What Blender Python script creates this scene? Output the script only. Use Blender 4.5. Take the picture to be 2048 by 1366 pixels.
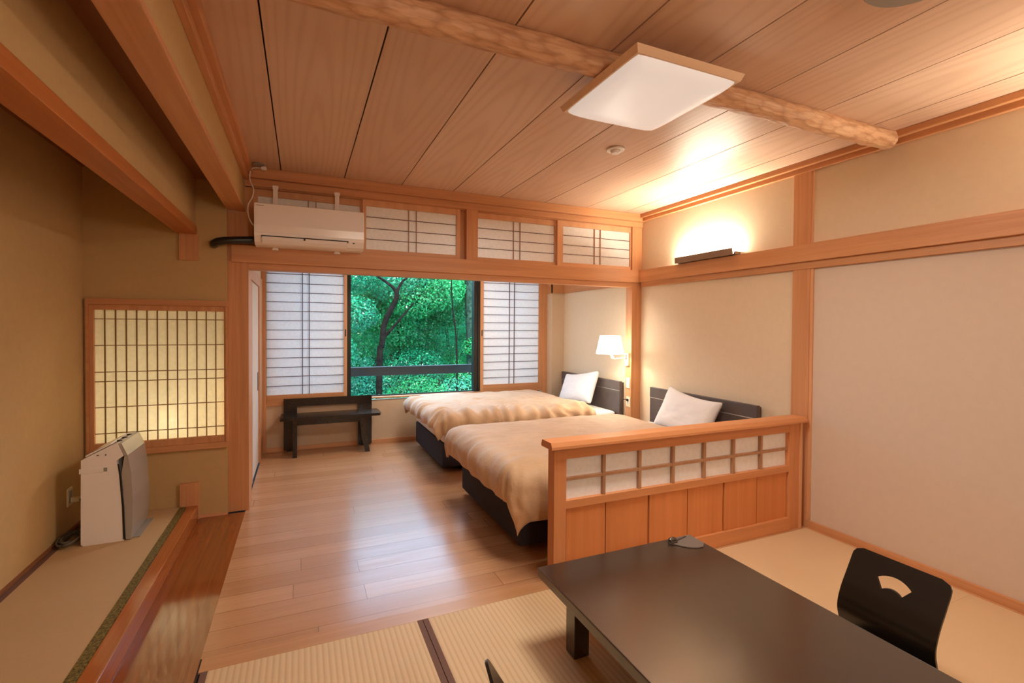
import bpy, bmesh, math, random
import numpy as np
from mathutils import Vector, Matrix, noise

# ------------------------------------------------------------------ clear
for o in list(bpy.data.objects):
    bpy.data.objects.remove(o)
S = bpy.context.scene
COL = S.collection
random.seed(4)
rng = np.random.default_rng(7)
PI = math.pi

# ------------------------------------------------------------------ camera
cam_d = bpy.data.cameras.new('camera')
cam = bpy.data.objects.new('camera', cam_d)
COL.objects.link(cam)
YAW, PITCH, ROLL = .411365, -.01655, .006568
fw = Vector((math.sin(YAW) * math.cos(PITCH), math.cos(YAW) * math.cos(PITCH), math.sin(PITCH)))
rt = Vector((math.cos(YAW), -math.sin(YAW), 0))
up = rt.cross(fw)
r2 = rt * math.cos(ROLL) + up * math.sin(ROLL)
u2 = -rt * math.sin(ROLL) + up * math.cos(ROLL)
cam.matrix_world = Matrix(((r2.x, u2.x, -fw.x, 0), (r2.y, u2.y, -fw.y, 0), (r2.z, u2.z, -fw.z, 1.39), (0, 0, 0, 1)))
cam_d.sensor_width = 36
cam_d.lens = 964.43 / 2048 * 36
cam_d.shift_y = -14.7 / 2048
cam_d.clip_start = .02
cam_d.clip_end = 200
S.camera = cam

# ------------------------------------------------------------------ view, world, sun
S.view_settings.view_transform = 'Standard'
S.view_settings.look = 'None'
S.view_settings.gamma = 1
S.view_settings.use_curve_mapping = False
S.view_settings.exposure = 0.0
S.cycles.use_denoising = True
S.cycles.max_bounces = 10
S.cycles.diffuse_bounces = 6
S.cycles.transmission_bounces = 8
S.cycles.transparent_max_bounces = 12
S.cycles.sample_clamp_indirect = 6
S.cycles.caustics_reflective = False
S.cycles.caustics_refractive = False

W = bpy.data.worlds.new('sky')
S.world = W
W.use_nodes = True
bg = W.node_tree.nodes['Background']
bg.inputs[0].default_value = (.42, .66, 1.0, 1)
bg.inputs[1].default_value = 8.0

def light(name, kind, loc, power, color, size=None, size_y=None, rot=(0, 0, 0), radius=None):
    d = bpy.data.lights.new(name, kind)
    d.energy = power
    d.color = color
    if kind == 'AREA':
        d.size = size
        if size_y:
            d.shape = 'RECTANGLE'
            d.size_y = size_y
    if radius is not None:
        d.shadow_soft_size = radius
    o = bpy.data.objects.new(name, d)
    COL.objects.link(o)
    o.location = loc
    o.rotation_euler = rot
    return o

sun = light('sun', 'SUN', (0, 0, 20), 11, (1, .97, .88), rot=(math.radians(38), 0, math.radians(-14)))
sun.data.angle = math.radians(2)
# square lamp over the table, and an unseen fill lamp added over the beds
light('lamp_light_table', 'AREA', (1.416, 1.762, 2.375), 36, (1, .90, .77), .5, .53)
light('fill_light_beds', 'AREA', (1.45, 5.0, 2.36), 30, (1, .90, .80), .6, .6)

# ------------------------------------------------------------------ materials
MATS = {}
def nmat(name):
    m = bpy.data.materials.new(name)
    m.use_nodes = True
    nt = m.node_tree
    b = nt.nodes['Principled BSDF']
    MATS[name] = m
    return m, nt, b

def ramp(nt, fac, c1, c2, p1=.35, p2=.65):
    r = nt.nodes.new('ShaderNodeValToRGB')
    r.color_ramp.elements[0].position = p1
    r.color_ramp.elements[1].position = p2
    r.color_ramp.elements[0].color = (*c1, 1)
    r.color_ramp.elements[1].color = (*c2, 1)
    nt.links.new(fac, r.inputs[0])
    return r.outputs[0]

def coords(nt, scale, loc=(0, 0, 0)):
    t = nt.nodes.new('ShaderNodeTexCoord')
    mp = nt.nodes.new('ShaderNodeMapping')
    mp.inputs['Scale'].default_value = scale
    mp.inputs['Location'].default_value = loc
    nt.links.new(t.outputs['Object'], mp.inputs[0])
    return mp.outputs[0]

def noise_tex(nt, vec, scale=1, detail=4, rough=.55, dist=0):
    n = nt.nodes.new('ShaderNodeTexNoise')
    n.inputs['Scale'].default_value = scale
    n.inputs['Detail'].default_value = detail
    n.inputs['Roughness'].default_value = rough
    n.inputs['Distortion'].default_value = dist
    nt.links.new(vec, n.inputs['Vector'])
    return n.outputs['Fac']

def bump(nt, b, h, strength, dist=.01):
    bp = nt.nodes.new('ShaderNodeBump')
    bp.inputs['Strength'].default_value = strength
    bp.inputs['Distance'].default_value = dist
    nt.links.new(h, bp.inputs['Height'])
    nt.links.new(bp.outputs[0], b.inputs['Normal'])

def mixc(nt, fac, a, b_, mode='MIX'):
    m = nt.nodes.new('ShaderNodeMix')
    m.data_type = 'RGBA'
    m.blend_type = mode
    for s, v in ((0, fac), (6, a), (7, b_)):
        if isinstance(v, (int, float)):
            m.inputs[s].default_value = v
        elif isinstance(v, tuple):
            m.inputs[s].default_value = (*v, 1)
        else:
            nt.links.new(v, m.inputs[s])
    return m.outputs[2]

def math_(nt, op, a, b_=None, c=None):
    m = nt.nodes.new('ShaderNodeMath')
    m.operation = op
    for i, v in enumerate((a, b_, c)):
        if v is None:
            continue
        if isinstance(v, (int, float)):
            m.inputs[i].default_value = v
        else:
            nt.links.new(v, m.inputs[i])
    return m.outputs[0]

def plain(name, c, rough=.6, metal=0, spec=.5, noise_amt=0, nscale=6, bumps=0):
    m, nt, b = nmat(name)
    b.inputs['Base Color'].default_value = (*c, 1)
    b.inputs['Roughness'].default_value = rough
    b.inputs['Metallic'].default_value = metal
    b.inputs['Specular IOR Level'].default_value = spec
    if noise_amt:
        f = noise_tex(nt, coords(nt, (nscale,) * 3), 1, 5)
        lo = tuple(max(0, x * (1 - noise_amt)) for x in c)
        hi = tuple(min(1, x * (1 + noise_amt)) for x in c)
        nt.links.new(ramp(nt, f, lo, hi), b.inputs['Base Color'])
        if bumps:
            f2 = noise_tex(nt, coords(nt, (220,) * 3), 1, 3)
            bump(nt, b, f2, bumps, .002)
    return m

def wood(name, c, axis, rough=.45, var=.16, across=26, along=.9, spec=.4):
    m, nt, b = nmat(name)
    sc = [across] * 3
    sc['xyz'.index(axis)] = along
    v = coords(nt, tuple(sc))
    f = noise_tex(nt, v, 1, 6, .6, .6)
    lo = tuple(x * (1 - var * (1 + .5 * i)) for i, x in enumerate(c))
    hi = tuple(min(1, x * (1 + var * .6)) for x in c)
    nt.links.new(ramp(nt, f, lo, hi, .3, .7), b.inputs['Base Color'])
    b.inputs['Roughness'].default_value = rough
    b.inputs['Specular IOR Level'].default_value = spec
    bump(nt, b, f, .12, .002)
    return m

CW = (.57, .285, .135)          # cedar of beams and posts
for a in 'xyz':
    wood('cedar_' + a, CW, a)
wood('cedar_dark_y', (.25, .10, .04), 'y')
wood('red_cedar_z', (.62, .235, .082), 'z', var=.10)
wood('screen_x', (.61, .27, .115), 'x', var=.10)
wood('screen_z', (.60, .26, .11), 'z', var=.10)
wood('pale_x', (.66, .36, .19), 'x', var=.10)
wood('pale_z', (.66, .36, .19), 'z', var=.10)
wood('muntin_z', (.16, .075, .045), 'z')
wood('muntin_x', (.14, .07, .045), 'x')
wood('pale_muntin', (.42, .24, .14), 'z')
wood('lattice_wood', (.22, .105, .02), 'z')
wood('sill_y', (.40, .125, .034), 'y', rough=.13, spec=.6)
wood('beam_orange_y', (.44, .15, .038), 'y')
wood('lamp_wood', (.80, .60, .42), 'x', var=.06)
wood('border_board', (.50, .27, .13), 'x', rough=.3, var=.12)
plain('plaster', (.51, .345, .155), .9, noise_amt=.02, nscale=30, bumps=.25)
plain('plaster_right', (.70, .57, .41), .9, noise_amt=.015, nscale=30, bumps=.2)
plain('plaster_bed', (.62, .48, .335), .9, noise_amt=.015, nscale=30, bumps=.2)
plain('fusuma_paper', (.62, .51, .42), .85, noise_amt=.015, nscale=20)
plain('dark_gap', (.02, .01, .006), .9)
plain('espresso', (.085, .064, .060), .42, noise_amt=.15)
plain('bench_wood', (.016, .010, .008), .22, noise_amt=.3, nscale=20)
plain('white_plastic', (.86, .83, .82), .35)
plain('niche_white', (.50, .46, .38), .9)
plain('white_gloss', (.86, .83, .82), .2)
plain('silver_panel', (.44, .42, .41), .22, metal=.35)
plain('black_plastic', (.012, .011, .010), .3)
plain('black_hose', (.012, .012, .012), .28)
plain('grey_cord', (.10, .085, .06), .5)
plain('ivory_plastic', (.80, .72, .50), .4)
plain('white_cord', (.8, .76, .7), .4)
plain('alu_dark', (.030, .026, .024), .35, metal=.5)
plain('alu_rail', (.035, .037, .042), .4, metal=.3)
plain('grey_disc', (.30, .28, .25), .5)
plain('bed_base', (.022, .017, .026), .85, noise_amt=.2, nscale=200)
plain('linen', (.80, .79, .80), .85, noise_amt=.02)
plain('sheet_white', (.80, .79, .80), .85)
plain('grey_mat', (.13, .11, .10), .5)
plain('brown_heri', (.15, .075, .055), .8)
plain('olive_heri', (.14, .10, .018), .8, noise_amt=.7, nscale=90)
plain('fixture_brown', (.25, .18, .13), .35, metal=.4)
plain('bark', (.008, .006, .005), .9, spec=.05, noise_amt=.5, nscale=12)
plain('bark_green', (.022, .045, .03), .9, spec=.05, noise_amt=.6, nscale=14)
plain('soil', (.003, .04, .016), 1, spec=0, noise_amt=.6, nscale=2)
plain('outer_wall', (.4, .35, .3), .9)

def duvet_mat():
    m, nt, b = nmat('duvet_cotton')
    f = noise_tex(nt, coords(nt, (5, 5, 5)), 1, 4)
    nt.links.new(ramp(nt, f, (.53, .345, .20), (.61, .415, .255)), b.inputs['Base Color'])
    b.inputs['Roughness'].default_value = .62
    b.inputs['Sheen Weight'].default_value = .25
    f2 = noise_tex(nt, coords(nt, (16, 26, 16)), 1, 4, .6, 1.2)
    bump(nt, b, f2, .22, .02)
duvet_mat()

def table_mat():
    m, nt, b = nmat('black_lacquer')
    b.inputs['Base Color'].default_value = (.020, .013, .010, 1)
    b.inputs['Roughness'].default_value = .24
    b.inputs['Specular IOR Level'].default_value = 1.0
    b.inputs['Coat Weight'].default_value = .5
    b.inputs['Coat Roughness'].default_value = .2
table_mat()
plain('zaisu_lacquer', (.010, .007, .005), .28)

def emis(name, c, s, base=(.8, .8, .8)):
    m, nt, b = nmat(name)
    b.inputs['Base Color'].default_value = (*base, 1)
    b.inputs['Emission Color'].default_value = (*c, 1)
    b.inputs['Emission Strength'].default_value = s
    b.inputs['Roughness'].default_value = .3
    return m
emis('lamp_diffuser', (1, .93, .86), .42, (.72, .69, .66))
emis('tube_glow', (1, .88, .68), 540)
emis('shade_glow', (1, .90, .74), 10)
emis('bulb_glow', (1, .93, .72), 165)
emis('fill_lantern_glow', (1, .89, .74), 44)

def paper(name, c, trans=.5):
    m, nt, b = nmat(name)
    nt.nodes.remove(b)
    out = nt.nodes['Material Output']
    d = nt.nodes.new('ShaderNodeBsdfDiffuse')
    t = nt.nodes.new('ShaderNodeBsdfTranslucent')
    x = nt.nodes.new('ShaderNodeMixShader')
    f = noise_tex(nt, coords(nt, (40, 40, 40)), 1, 5)
    col = ramp(nt, f, tuple(v * .96 for v in c), tuple(min(1, v * 1.03) for v in c))
    nt.links.new(col, d.inputs[0])
    nt.links.new(col, t.inputs[0])
    x.inputs[0].default_value = trans
    nt.links.new(d.outputs[0], x.inputs[1])
    nt.links.new(t.outputs[0], x.inputs[2])
    nt.links.new(x.outputs[0], out.inputs[0])
paper('shoji_paper', (.93, .92, .92), .34)
paper('transom_paper', (.94, .93, .92), .30)
paper('alcove_paper', (.93, .90, .78), .5)
paper('screen_paper', (.90, .93, .97), .04)

def glass():
    m, nt, b = nmat('window_glass')
    nt.nodes.remove(b)
    t = nt.nodes.new('ShaderNodeBsdfTransparent')
    t.inputs[0].default_value = (.96, .99, .97, 1)
    g = nt.nodes.new('ShaderNodeBsdfGlossy')
    g.inputs['Roughness'].default_value = .01
    x = nt.nodes.new('ShaderNodeMixShader')
    x.inputs[0].default_value = .012
    nt.links.new(t.outputs[0], x.inputs[1])
    nt.links.new(g.outputs[0], x.inputs[2])
    nt.links.new(x.outputs[0], nt.nodes['Material Output'].inputs[0])
glass()

def ceiling_mat():
    m, nt, b = nmat('ceiling_boards')
    t = nt.nodes.new('ShaderNodeTexCoord')
    sp = nt.nodes.new('ShaderNodeSeparateXYZ')
    nt.links.new(t.outputs['Object'], sp.inputs[0])
    w = .4457
    xs = math_(nt, 'DIVIDE', math_(nt, 'ADD', sp.outputs[0], .142), w)
    idx = math_(nt, 'FLOOR', xs)
    loc = math_(nt, 'SUBTRACT', math_(nt, 'SUBTRACT', xs, idx), .5)
    wn = nt.nodes.new('ShaderNodeTexWhiteNoise')
    wn.noise_dimensions = '1D'
    nt.links.new(idx, wn.inputs['W'])
    cb = nt.nodes.new('ShaderNodeCombineXYZ')
    nt.links.new(math_(nt, 'MULTIPLY', loc, .55), cb.inputs[0])
    # arches: distance grows fast across the board, slowly along it
    yy = math_(nt, 'MULTIPLY_ADD', sp.outputs[1], .075, math_(nt, 'MULTIPLY', wn.outputs['Value'], -.45))
    nt.links.new(yy, cb.inputs[1])
    nt.links.new(math_(nt, 'MULTIPLY', idx, 3.7), cb.inputs[2])
    cb2 = nt.nodes.new('ShaderNodeCombineXYZ')
    nt.links.new(cb.outputs[0], cb2.inputs[0])
    n0 = nt.nodes.new('ShaderNodeTexNoise')
    n0.inputs['Scale'].default_value = 7
    n0.inputs['Detail'].default_value = 3
    nt.links.new(cb.outputs[0], n0.inputs['Vector'])
    s2 = nt.nodes.new('ShaderNodeSeparateXYZ')
    nt.links.new(cb.outputs[0], s2.inputs[0])
    xx = math_(nt, 'MULTIPLY', s2.outputs[0], s2.outputs[0])
    y2 = math_(nt, 'MULTIPLY', s2.outputs[1], s2.outputs[1])
    d = math_(nt, 'SQRT', math_(nt, 'ADD', xx, y2))
    d = math_(nt, 'ADD', d, math_(nt, 'MULTIPLY', n0.outputs['Fac'], .06))
    wv = math_(nt, 'SINE', math_(nt, 'MULTIPLY', d, 150))
    wv = math_(nt, 'MULTIPLY_ADD', wv, .5, .5)
    wv = math_(nt, 'POWER', wv, 2.5)
    fine = noise_tex(nt, coords(nt, (60, 1.2, 1)), 1, 5, .6, .4)
    tone = mixc(nt, wn.outputs['Value'], (.60, .40, .285), (.68, .485, .36))
    c1 = mixc(nt, math_(nt, 'MULTIPLY', wv, .30), tone, (.44, .23, .13))
    c2 = mixc(nt, math_(nt, 'MULTIPLY', fine, .35), c1, (.76, .56, .42))
    nt.links.new(c2, b.inputs['Base Color'])
    b.inputs['Roughness'].default_value = .42
    b.inputs['Specular IOR Level'].default_value = .35
    bump(nt, b, wv, .05, .002)
ceiling_mat()

def floor_mat():
    m, nt, b = nmat('oak_floor')
    t = nt.nodes.new('ShaderNodeTexCoord')
    br = nt.nodes.new('ShaderNodeTexBrick')
    br.inputs['Scale'].default_value = 1
    br.inputs['Brick Width'].default_value = 1.75
    br.inputs['Row Height'].default_value = .148
    br.inputs['Mortar Size'].default_value = .0018
    br.inputs['Mortar Smooth'].default_value = .3
    br.inputs['Bias'].default_value = 0
    br.offset = 0
    br.inputs['Color1'].default_value = (0, 0, 0, 1)
    br.inputs['Color2'].default_value = (1, 1, 1, 1)
    br.inputs['Mortar'].default_value = (.5, .5, .5, 1)
    sp = nt.nodes.new('ShaderNodeSeparateXYZ')
    nt.links.new(t.outputs['Object'], sp.inputs[0])
    row = math_(nt, 'FLOOR', math_(nt, 'DIVIDE', sp.outputs[1], .148))
    wn = nt.nodes.new('ShaderNodeTexWhiteNoise')
    wn.noise_dimensions = '1D'
    nt.links.new(row, wn.inputs['W'])
    cb = nt.nodes.new('ShaderNodeCombineXYZ')
    nt.links.new(math_(nt, 'MULTIPLY_ADD', wn.outputs['Value'], 1.75, sp.outputs[0]), cb.inputs[0])
    nt.links.new(sp.outputs[1], cb.inputs[1])
    nt.links.new(cb.outputs[0], br.inputs['Vector'])
    g = noise_tex(nt, coords(nt, (1.3, 34, 1)), 1, 6, .62, 1.0)
    g2 = noise_tex(nt, coords(nt, (.5, 5, 1)), 1, 3)
    base = mixc(nt, br.outputs['Color'], (.435, .21, .097), (.58, .318, .167))
    c = mixc(nt, ramp(nt, g, (0, 0, 0), (.55, .55, .55), .35, .7), base, (.33, .145, .06))
    c = mixc(nt, math_(nt, 'MULTIPLY', g2, .4), c, (.62, .36, .2))
    c = mixc(nt, math_(nt, 'MULTIPLY', br.outputs['Fac'], .85), c, (.17, .07, .028))
    nt.links.new(c, b.inputs['Base Color'])
    r = math_(nt, 'MULTIPLY_ADD', g, .16, .16)
    nt.links.new(r, b.inputs['Roughness'])
    b.inputs['Specular IOR Level'].default_value = .7
    h = math_(nt, 'SUBTRACT', math_(nt, 'MULTIPLY', g, .25), br.outputs['Fac'])
    bump(nt, b, h, .12, .002)
floor_mat()

def deck_mat():
    m, nt, b = nmat('deck_wood')
    g = noise_tex(nt, coords(nt, (22, 1.1, 1)), 1, 6, .6, 1.4)
    nt.links.new(ramp(nt, g, (.20, .050, .009), (.28, .080, .017), .3, .7), b.inputs['Base Color'])
    b.inputs['Roughness'].default_value = .09
    b.inputs['Specular IOR Level'].default_value = .8
    b.inputs['Coat Weight'].default_value = .3
    b.inputs['Coat Roughness'].default_value = .08
deck_mat()

def tatami_mat(name, c1, c2, stripe, period):
    m, nt, b = nmat(name)
    t = nt.nodes.new('ShaderNodeTexCoord')
    sp = nt.nodes.new('ShaderNodeSeparateXYZ')
    nt.links.new(t.outputs['Object'], sp.inputs[0])
    w = math_(nt, 'SINE', math_(nt, 'MULTIPLY', sp.outputs[0], 2 * PI / period))
    w = math_(nt, 'MULTIPLY_ADD', w, .5, .5)
    fine = noise_tex(nt, coords(nt, (12, 160, 1)), 1, 3)
    n = noise_tex(nt, coords(nt, (1.5, 2.5, 1)), 1, 3)
    c = mixc(nt, n, c1, c2)
    c = mixc(nt, math_(nt, 'MULTIPLY', math_(nt, 'POWER', w, 3), stripe), c, (.36, .20, .09))
    c = mixc(nt, math_(nt, 'MULTIPLY', fine, .2), c, (.74, .56, .36))
    nt.links.new(c, b.inputs['Base Color'])
    b.inputs['Roughness'].default_value = .6
    h = math_(nt, 'ADD', math_(nt, 'MULTIPLY', w, -.6 if stripe else 0), math_(nt, 'MULTIPLY', fine, .5))
    bump(nt, b, h, .35, .002)
tatami_mat('tatami', (.60, .425, .24), (.67, .49, .285), .42, .0236)
tatami_mat('tatami_smooth', (.60, .43, .25), (.66, .48, .29), .0, .0236)
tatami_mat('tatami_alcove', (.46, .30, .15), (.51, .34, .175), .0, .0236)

def log_mat():
    m, nt, b = nmat('adzed_log')
    g = noise_tex(nt, coords(nt, (3.5, 30, 30)), 1, 5, .6, 1.5)
    v = nt.nodes.new('ShaderNodeTexVoronoi')
    v.inputs['Scale'].default_value = 1
    nt.links.new(coords(nt, (13, 42, 42)), v.inputs['Vector'])
    c = ramp(nt, g, (.52, .27, .14), (.72, .46, .28), .3, .7)
    edge = ramp(nt, v.outputs['Distance'], (0, 0, 0), (1, 1, 1), .45, .8)
    c = mixc(nt, math_(nt, 'MULTIPLY', edge, .5), c, (.32, .14, .06))
    nt.links.new(c, b.inputs['Base Color'])
    b.inputs['Roughness'].default_value = .5
    h = math_(nt, 'ADD', v.outputs['Distance'], math_(nt, 'MULTIPLY', g, .6))
    bump(nt, b, h, .6, .012)
log_mat()

def leaf_mat(name, dark, lite):
    m, nt, b = nmat(name)
    a = nt.nodes.new('ShaderNodeAttribute')
    a.attribute_name = 'tone'
    c = mixc(nt, a.outputs['Fac'], dark, lite)
    nt.nodes.remove(b)
    d = nt.nodes.new('ShaderNodeBsdfDiffuse')
    tr = nt.nodes.new('ShaderNodeBsdfTranslucent')
    gl = nt.nodes.new('ShaderNodeBsdfGlossy')
    gl.inputs['Roughness'].default_value = .35
    x = nt.nodes.new('ShaderNodeMixShader')
    y = nt.nodes.new('ShaderNodeMixShader')
    nt.links.new(c, d.inputs[0])
    nt.links.new(c, tr.inputs[0])
    x.inputs[0].default_value = .4
    y.inputs[0].default_value = .03
    nt.links.new(d.outputs[0], x.inputs[1])
    nt.links.new(tr.outputs[0], x.inputs[2])
    nt.links.new(x.outputs[0], y.inputs[1])
    nt.links.new(gl.outputs[0], y.inputs[2])
    nt.links.new(y.outputs[0], nt.nodes['Material Output'].inputs[0])
leaf_mat('leaf_teal', (.001, .060, .030), (.016, .36, .155))
leaf_mat('leaf_green', (.002, .10, .028), (.030, .44, .11))
leaf_mat('leaf_blue', (.002, .075, .045), (.06, .42, .24))

# ------------------------------------------------------------------ mesh builder
def sgn(v):
    return -1 if v < 0 else 1

class MB:
    def __init__(s):
        s.bm = bmesh.new()
        s.mi = 0
    def _add(s, tmp, smooth=False):
        mp = {}
        for v in tmp.verts:
            mp[v] = s.bm.verts.new(v.co)
        for f in tmp.faces:
            try:
                nf = s.bm.faces.new([mp[v] for v in f.verts])
                nf.smooth = smooth or f.smooth
                nf.material_index = s.mi
            except ValueError:
                pass
        tmp.free()
    def box(s, x0, x1, y0, y1, z0, z1, bev=0, seg=2, M=None):
        t = bmesh.new()
        bmesh.ops.create_cube(t, size=1)
        for v in t.verts:
            v.co = Vector(((x0 + x1) / 2 + v.co.x * (x1 - x0), (y0 + y1) / 2 + v.co.y * (y1 - y0), (z0 + z1) / 2 + v.co.z * (z1 - z0)))
        if bev:
            bmesh.ops.bevel(t, geom=t.edges[:], offset=bev, segments=seg, profile=.6, affect='EDGES')
        if M is not None:
            bmesh.ops.transform(t, matrix=M, verts=t.verts[:])
        s._add(t)
        return s
    def cyl(s, p0, p1, r0, r1=None, n=20, cap=True):
        r1 = r0 if r1 is None else r1
        p0, p1 = Vector(p0), Vector(p1)
        d = (p1 - p0).normalized()
        a = d.orthogonal().normalized()
        b = d.cross(a)
        t = bmesh.new()
        R = [[], []]
        for k, (p, r) in enumerate(((p0, r0), (p1, r1))):
            for i in range(n):
                q = 2 * PI * i / n
                R[k].append(t.verts.new(p + (a * math.cos(q) + b * math.sin(q)) * r))
        for i in range(n):
            f = t.faces.new((R[0][i], R[0][(i + 1) % n], R[1][(i + 1) % n], R[1][i]))
            f.smooth = True
        if cap:
            t.faces.new(R[0][::-1])
            t.faces.new(R[1])
        s._add(t)
        return s
    def tube(s, pts, r, n=10, rs=None):
        pts = [Vector(p) for p in pts]
        t = bmesh.new()
        rings = []
        a = None
        for i, p in enumerate(pts):
            d = (pts[min(i + 1, len(pts) - 1)] - pts[max(i - 1, 0)]).normalized()
            if a is None:
                a = d.orthogonal().normalized()
            a = (a - d * a.dot(d)).normalized()
            b = d.cross(a)
            rr = rs[i] if rs else r
            rings.append([t.verts.new(p + (a * math.cos(2 * PI * k / n) + b * math.sin(2 * PI * k / n)) * rr) for k in range(n)])
        for i in range(len(rings) - 1):
            for k in range(n):
                f = t.faces.new((rings[i][k], rings[i][(k + 1) % n], rings[i + 1][(k + 1) % n], rings[i + 1][k]))
                f.smooth = True
        t.faces.new(rings[0][::-1])
        t.faces.new(rings[-1])
        s._add(t)
        return s
    def prism(s, pts, axis, a0, a1, bev=0, smooth=False):
        """pts: outline in the two other axes, in xyz order"""
        t = bmesh.new()
        def mk(p, a):
            if axis == 'x':
                return (a, p[0], p[1])
            if axis == 'y':
                return (p[0], a, p[1])
            return (p[0], p[1], a)
        A = [t.verts.new(mk(p, a0)) for p in pts]
        B = [t.verts.new(mk(p, a1)) for p in pts]
        n = len(pts)
        for i in range(n):
            f = t.faces.new((A[i], A[(i + 1) % n], B[(i + 1) % n], B[i]))
            f.smooth = smooth
        t.faces.new(A[::-1])
        t.faces.new(B)
        if bev:
            bmesh.ops.bevel(t, geom=[e for e in t.edges if len(e.link_faces) == 2 and e.calc_face_angle(0) > .6], offset=bev, segments=2, affect='EDGES')
        s._add(t)
        return s
    def sphere(s, c, r, n=16, sc=(1, 1, 1)):
        t = bmesh.new()
        bmesh.ops.create_uvsphere(t, u_segments=n, v_segments=n // 2 + 2, radius=r)
        for v in t.verts:
            v.co = Vector((v.co.x * sc[0] + c[0], v.co.y * sc[1] + c[1], v.co.z * sc[2] + c[2]))
        s._add(t, True)
        return s
    def grid(s, P, smooth=True, closed=False):
        """P[i][j] vectors"""
        V = [[s.bm.verts.new(p) for p in row] for row in P]
        for i in range(len(V) - 1):
            for j in range(len(V[0]) - 1):
                f = s.bm.faces.new((V[i][j], V[i][j + 1], V[i + 1][j + 1], V[i + 1][j]))
                f.smooth = smooth
                f.material_index = s.mi
        return s
    def build(s, name, mat, parent=None, origin=None, sharp=None):
        org = Vector(parent_loc(parent)) if parent else Vector(origin or (0, 0, 0))
        for v in s.bm.verts:
            v.co -= org
        bmesh.ops.recalc_face_normals(s.bm, faces=s.bm.faces[:])
        me = bpy.data.meshes.new(name)
        s.bm.to_mesh(me)
        s.bm.free()
        for m in (mat if isinstance(mat, (list, tuple)) else [mat]):
            me.materials.append(MATS[m])
        if sharp:
            me.set_sharp_from_angle(angle=math.radians(sharp))
        o = bpy.data.objects.new(name, me)
        COL.objects.link(o)
        if parent:
            o.parent = parent
        else:
            o.location = org
        return o

def parent_loc(o):
    p = Vector(o.location)
    while o.parent:
        o = o.parent
        p += Vector(o.location)
    return p

def B(*a, **k):
    return MB().box(*a, **k)

def thing(name, label, cat, loc, group=None):
    o = bpy.data.objects.new(name, None)
    o.empty_display_size = .05
    COL.objects.link(o)
    o.location = loc
    return tag(o, label, cat, group)

def tag(o, label, cat, group=None, kind=None):
    o['label'] = label
    o['category'] = cat
    if group:
        o['group'] = group
    if kind:
        o['kind'] = kind
    return o

def struct(o):
    o['kind'] = 'structure'
    return o

_tn = [0]
def trim(mb, mat, label=None, origin=None):
    _tn[0] += 1
    o = struct(mb.build('trim_%d' % _tn[0], mat, origin=origin))
    if label:
        o['label'] = label
        o['category'] = 'trim'
    return o

# ------------------------------------------------------------------ setting
XR, YL, YB, YF, ZC = 3.25, 4.08, 4.05, 5.85, 2.55
YK = -2.2      # wall behind the camera
b = MB()
b.box(-.379, XR, 2.235, 2.325, -.05, .0, 0)      # border board next to the mats
b.mi = 1
b.box(-.385, XR + .05, 2.325, YF + .05, -.05, 0)
b.mi = 2
b.box(-.385, -.379, YK, 2.325, -.05, 0)
b.box(-.379, -.371, YK, 2.235, -.05, -.006)
b.mi = 3
b.box(-.68, -.385, YK, YB, -.05, 0)
b.mi = 4
b.box(-1.45, XR + .1, YK, YF + .1, -.1, -.05)
struct(b.build('floor', ['border_board', 'oak_floor', 'dark_gap', 'deck_wood', 'dark_gap']))

# mats
def mat_tatami(x0, x1, y0, y1, heri, label, z=0, mats='tatami'):
    t = thing('tatami_mat', label, 'tatami mat', ((x0 + x1) / 2, (y0 + y1) / 2, z - .045))
    l = .026 if 'l' in heri else 0
    r = .026 if 'r' in heri else 0
    B(x0 + l, x1 - r, y0, y1, z - .045, z).build('straw_surface', mats, t)
    if l:
        B(x0 + .001, x0 + l, y0, y1, z - .045, z + .0012).build('cloth_border', 'brown_heri', t)
    if r:
        B(x1 - r, x1 - .001, y0, y1, z - .045, z + .0012).build('cloth_border', 'brown_heri', t)
mat_tatami(-.371, .5225, .40, 2.234, 'lr', 'straw tatami mat with brown cloth edges, left of the low table')
mat_tatami(.5235, 1.42, .40, 2.234, 'l', 'straw tatami mat under the left half of the low table')
mat_tatami(1.421, 3.215, 1.33, 2.234, '', 'straw tatami mat running along the foot of the low wooden screen', mats='tatami_smooth')
mat_tatami(1.421, 3.215, .40, 1.329, '', 'straw tatami mat under the black legless chair beside the right wall', mats='tatami_smooth')
b = MB()
b.box(-.371, 3.24, YK, .398, -.045, 0)
trim(b, 'tatami')
trim(B(3.218, 3.249, YK, 2.234, -.045, .001), 'pale_x')

# ceiling boards with grooves
cuts = [-.385, -.142, .31, .757, 1.197, 1.64, 2.09, 2.545, 2.99, XR]
b = MB()
for i in range(len(cuts) - 1):
    b.box(cuts[i] + .0035, cuts[i + 1] - .0035, YK, YL + .02, ZC, ZC + .012)
b.mi = 1
b.box(-.385, XR, YK, YL + .05, ZC + .014, ZC + .05)
struct(b.build('ceiling', ['ceiling_boards', 'dark_gap']))
# ceiling above the wooden strip beside the alcove, and alcove and bedroom ceilings
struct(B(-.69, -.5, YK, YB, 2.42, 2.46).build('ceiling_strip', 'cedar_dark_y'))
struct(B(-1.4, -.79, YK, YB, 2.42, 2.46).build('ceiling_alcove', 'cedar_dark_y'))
struct(B(-.385, XR, 4.2, 5.95, 2.45, 2.5).build('ceiling_bedroom', 'plaster_bed'))

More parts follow.
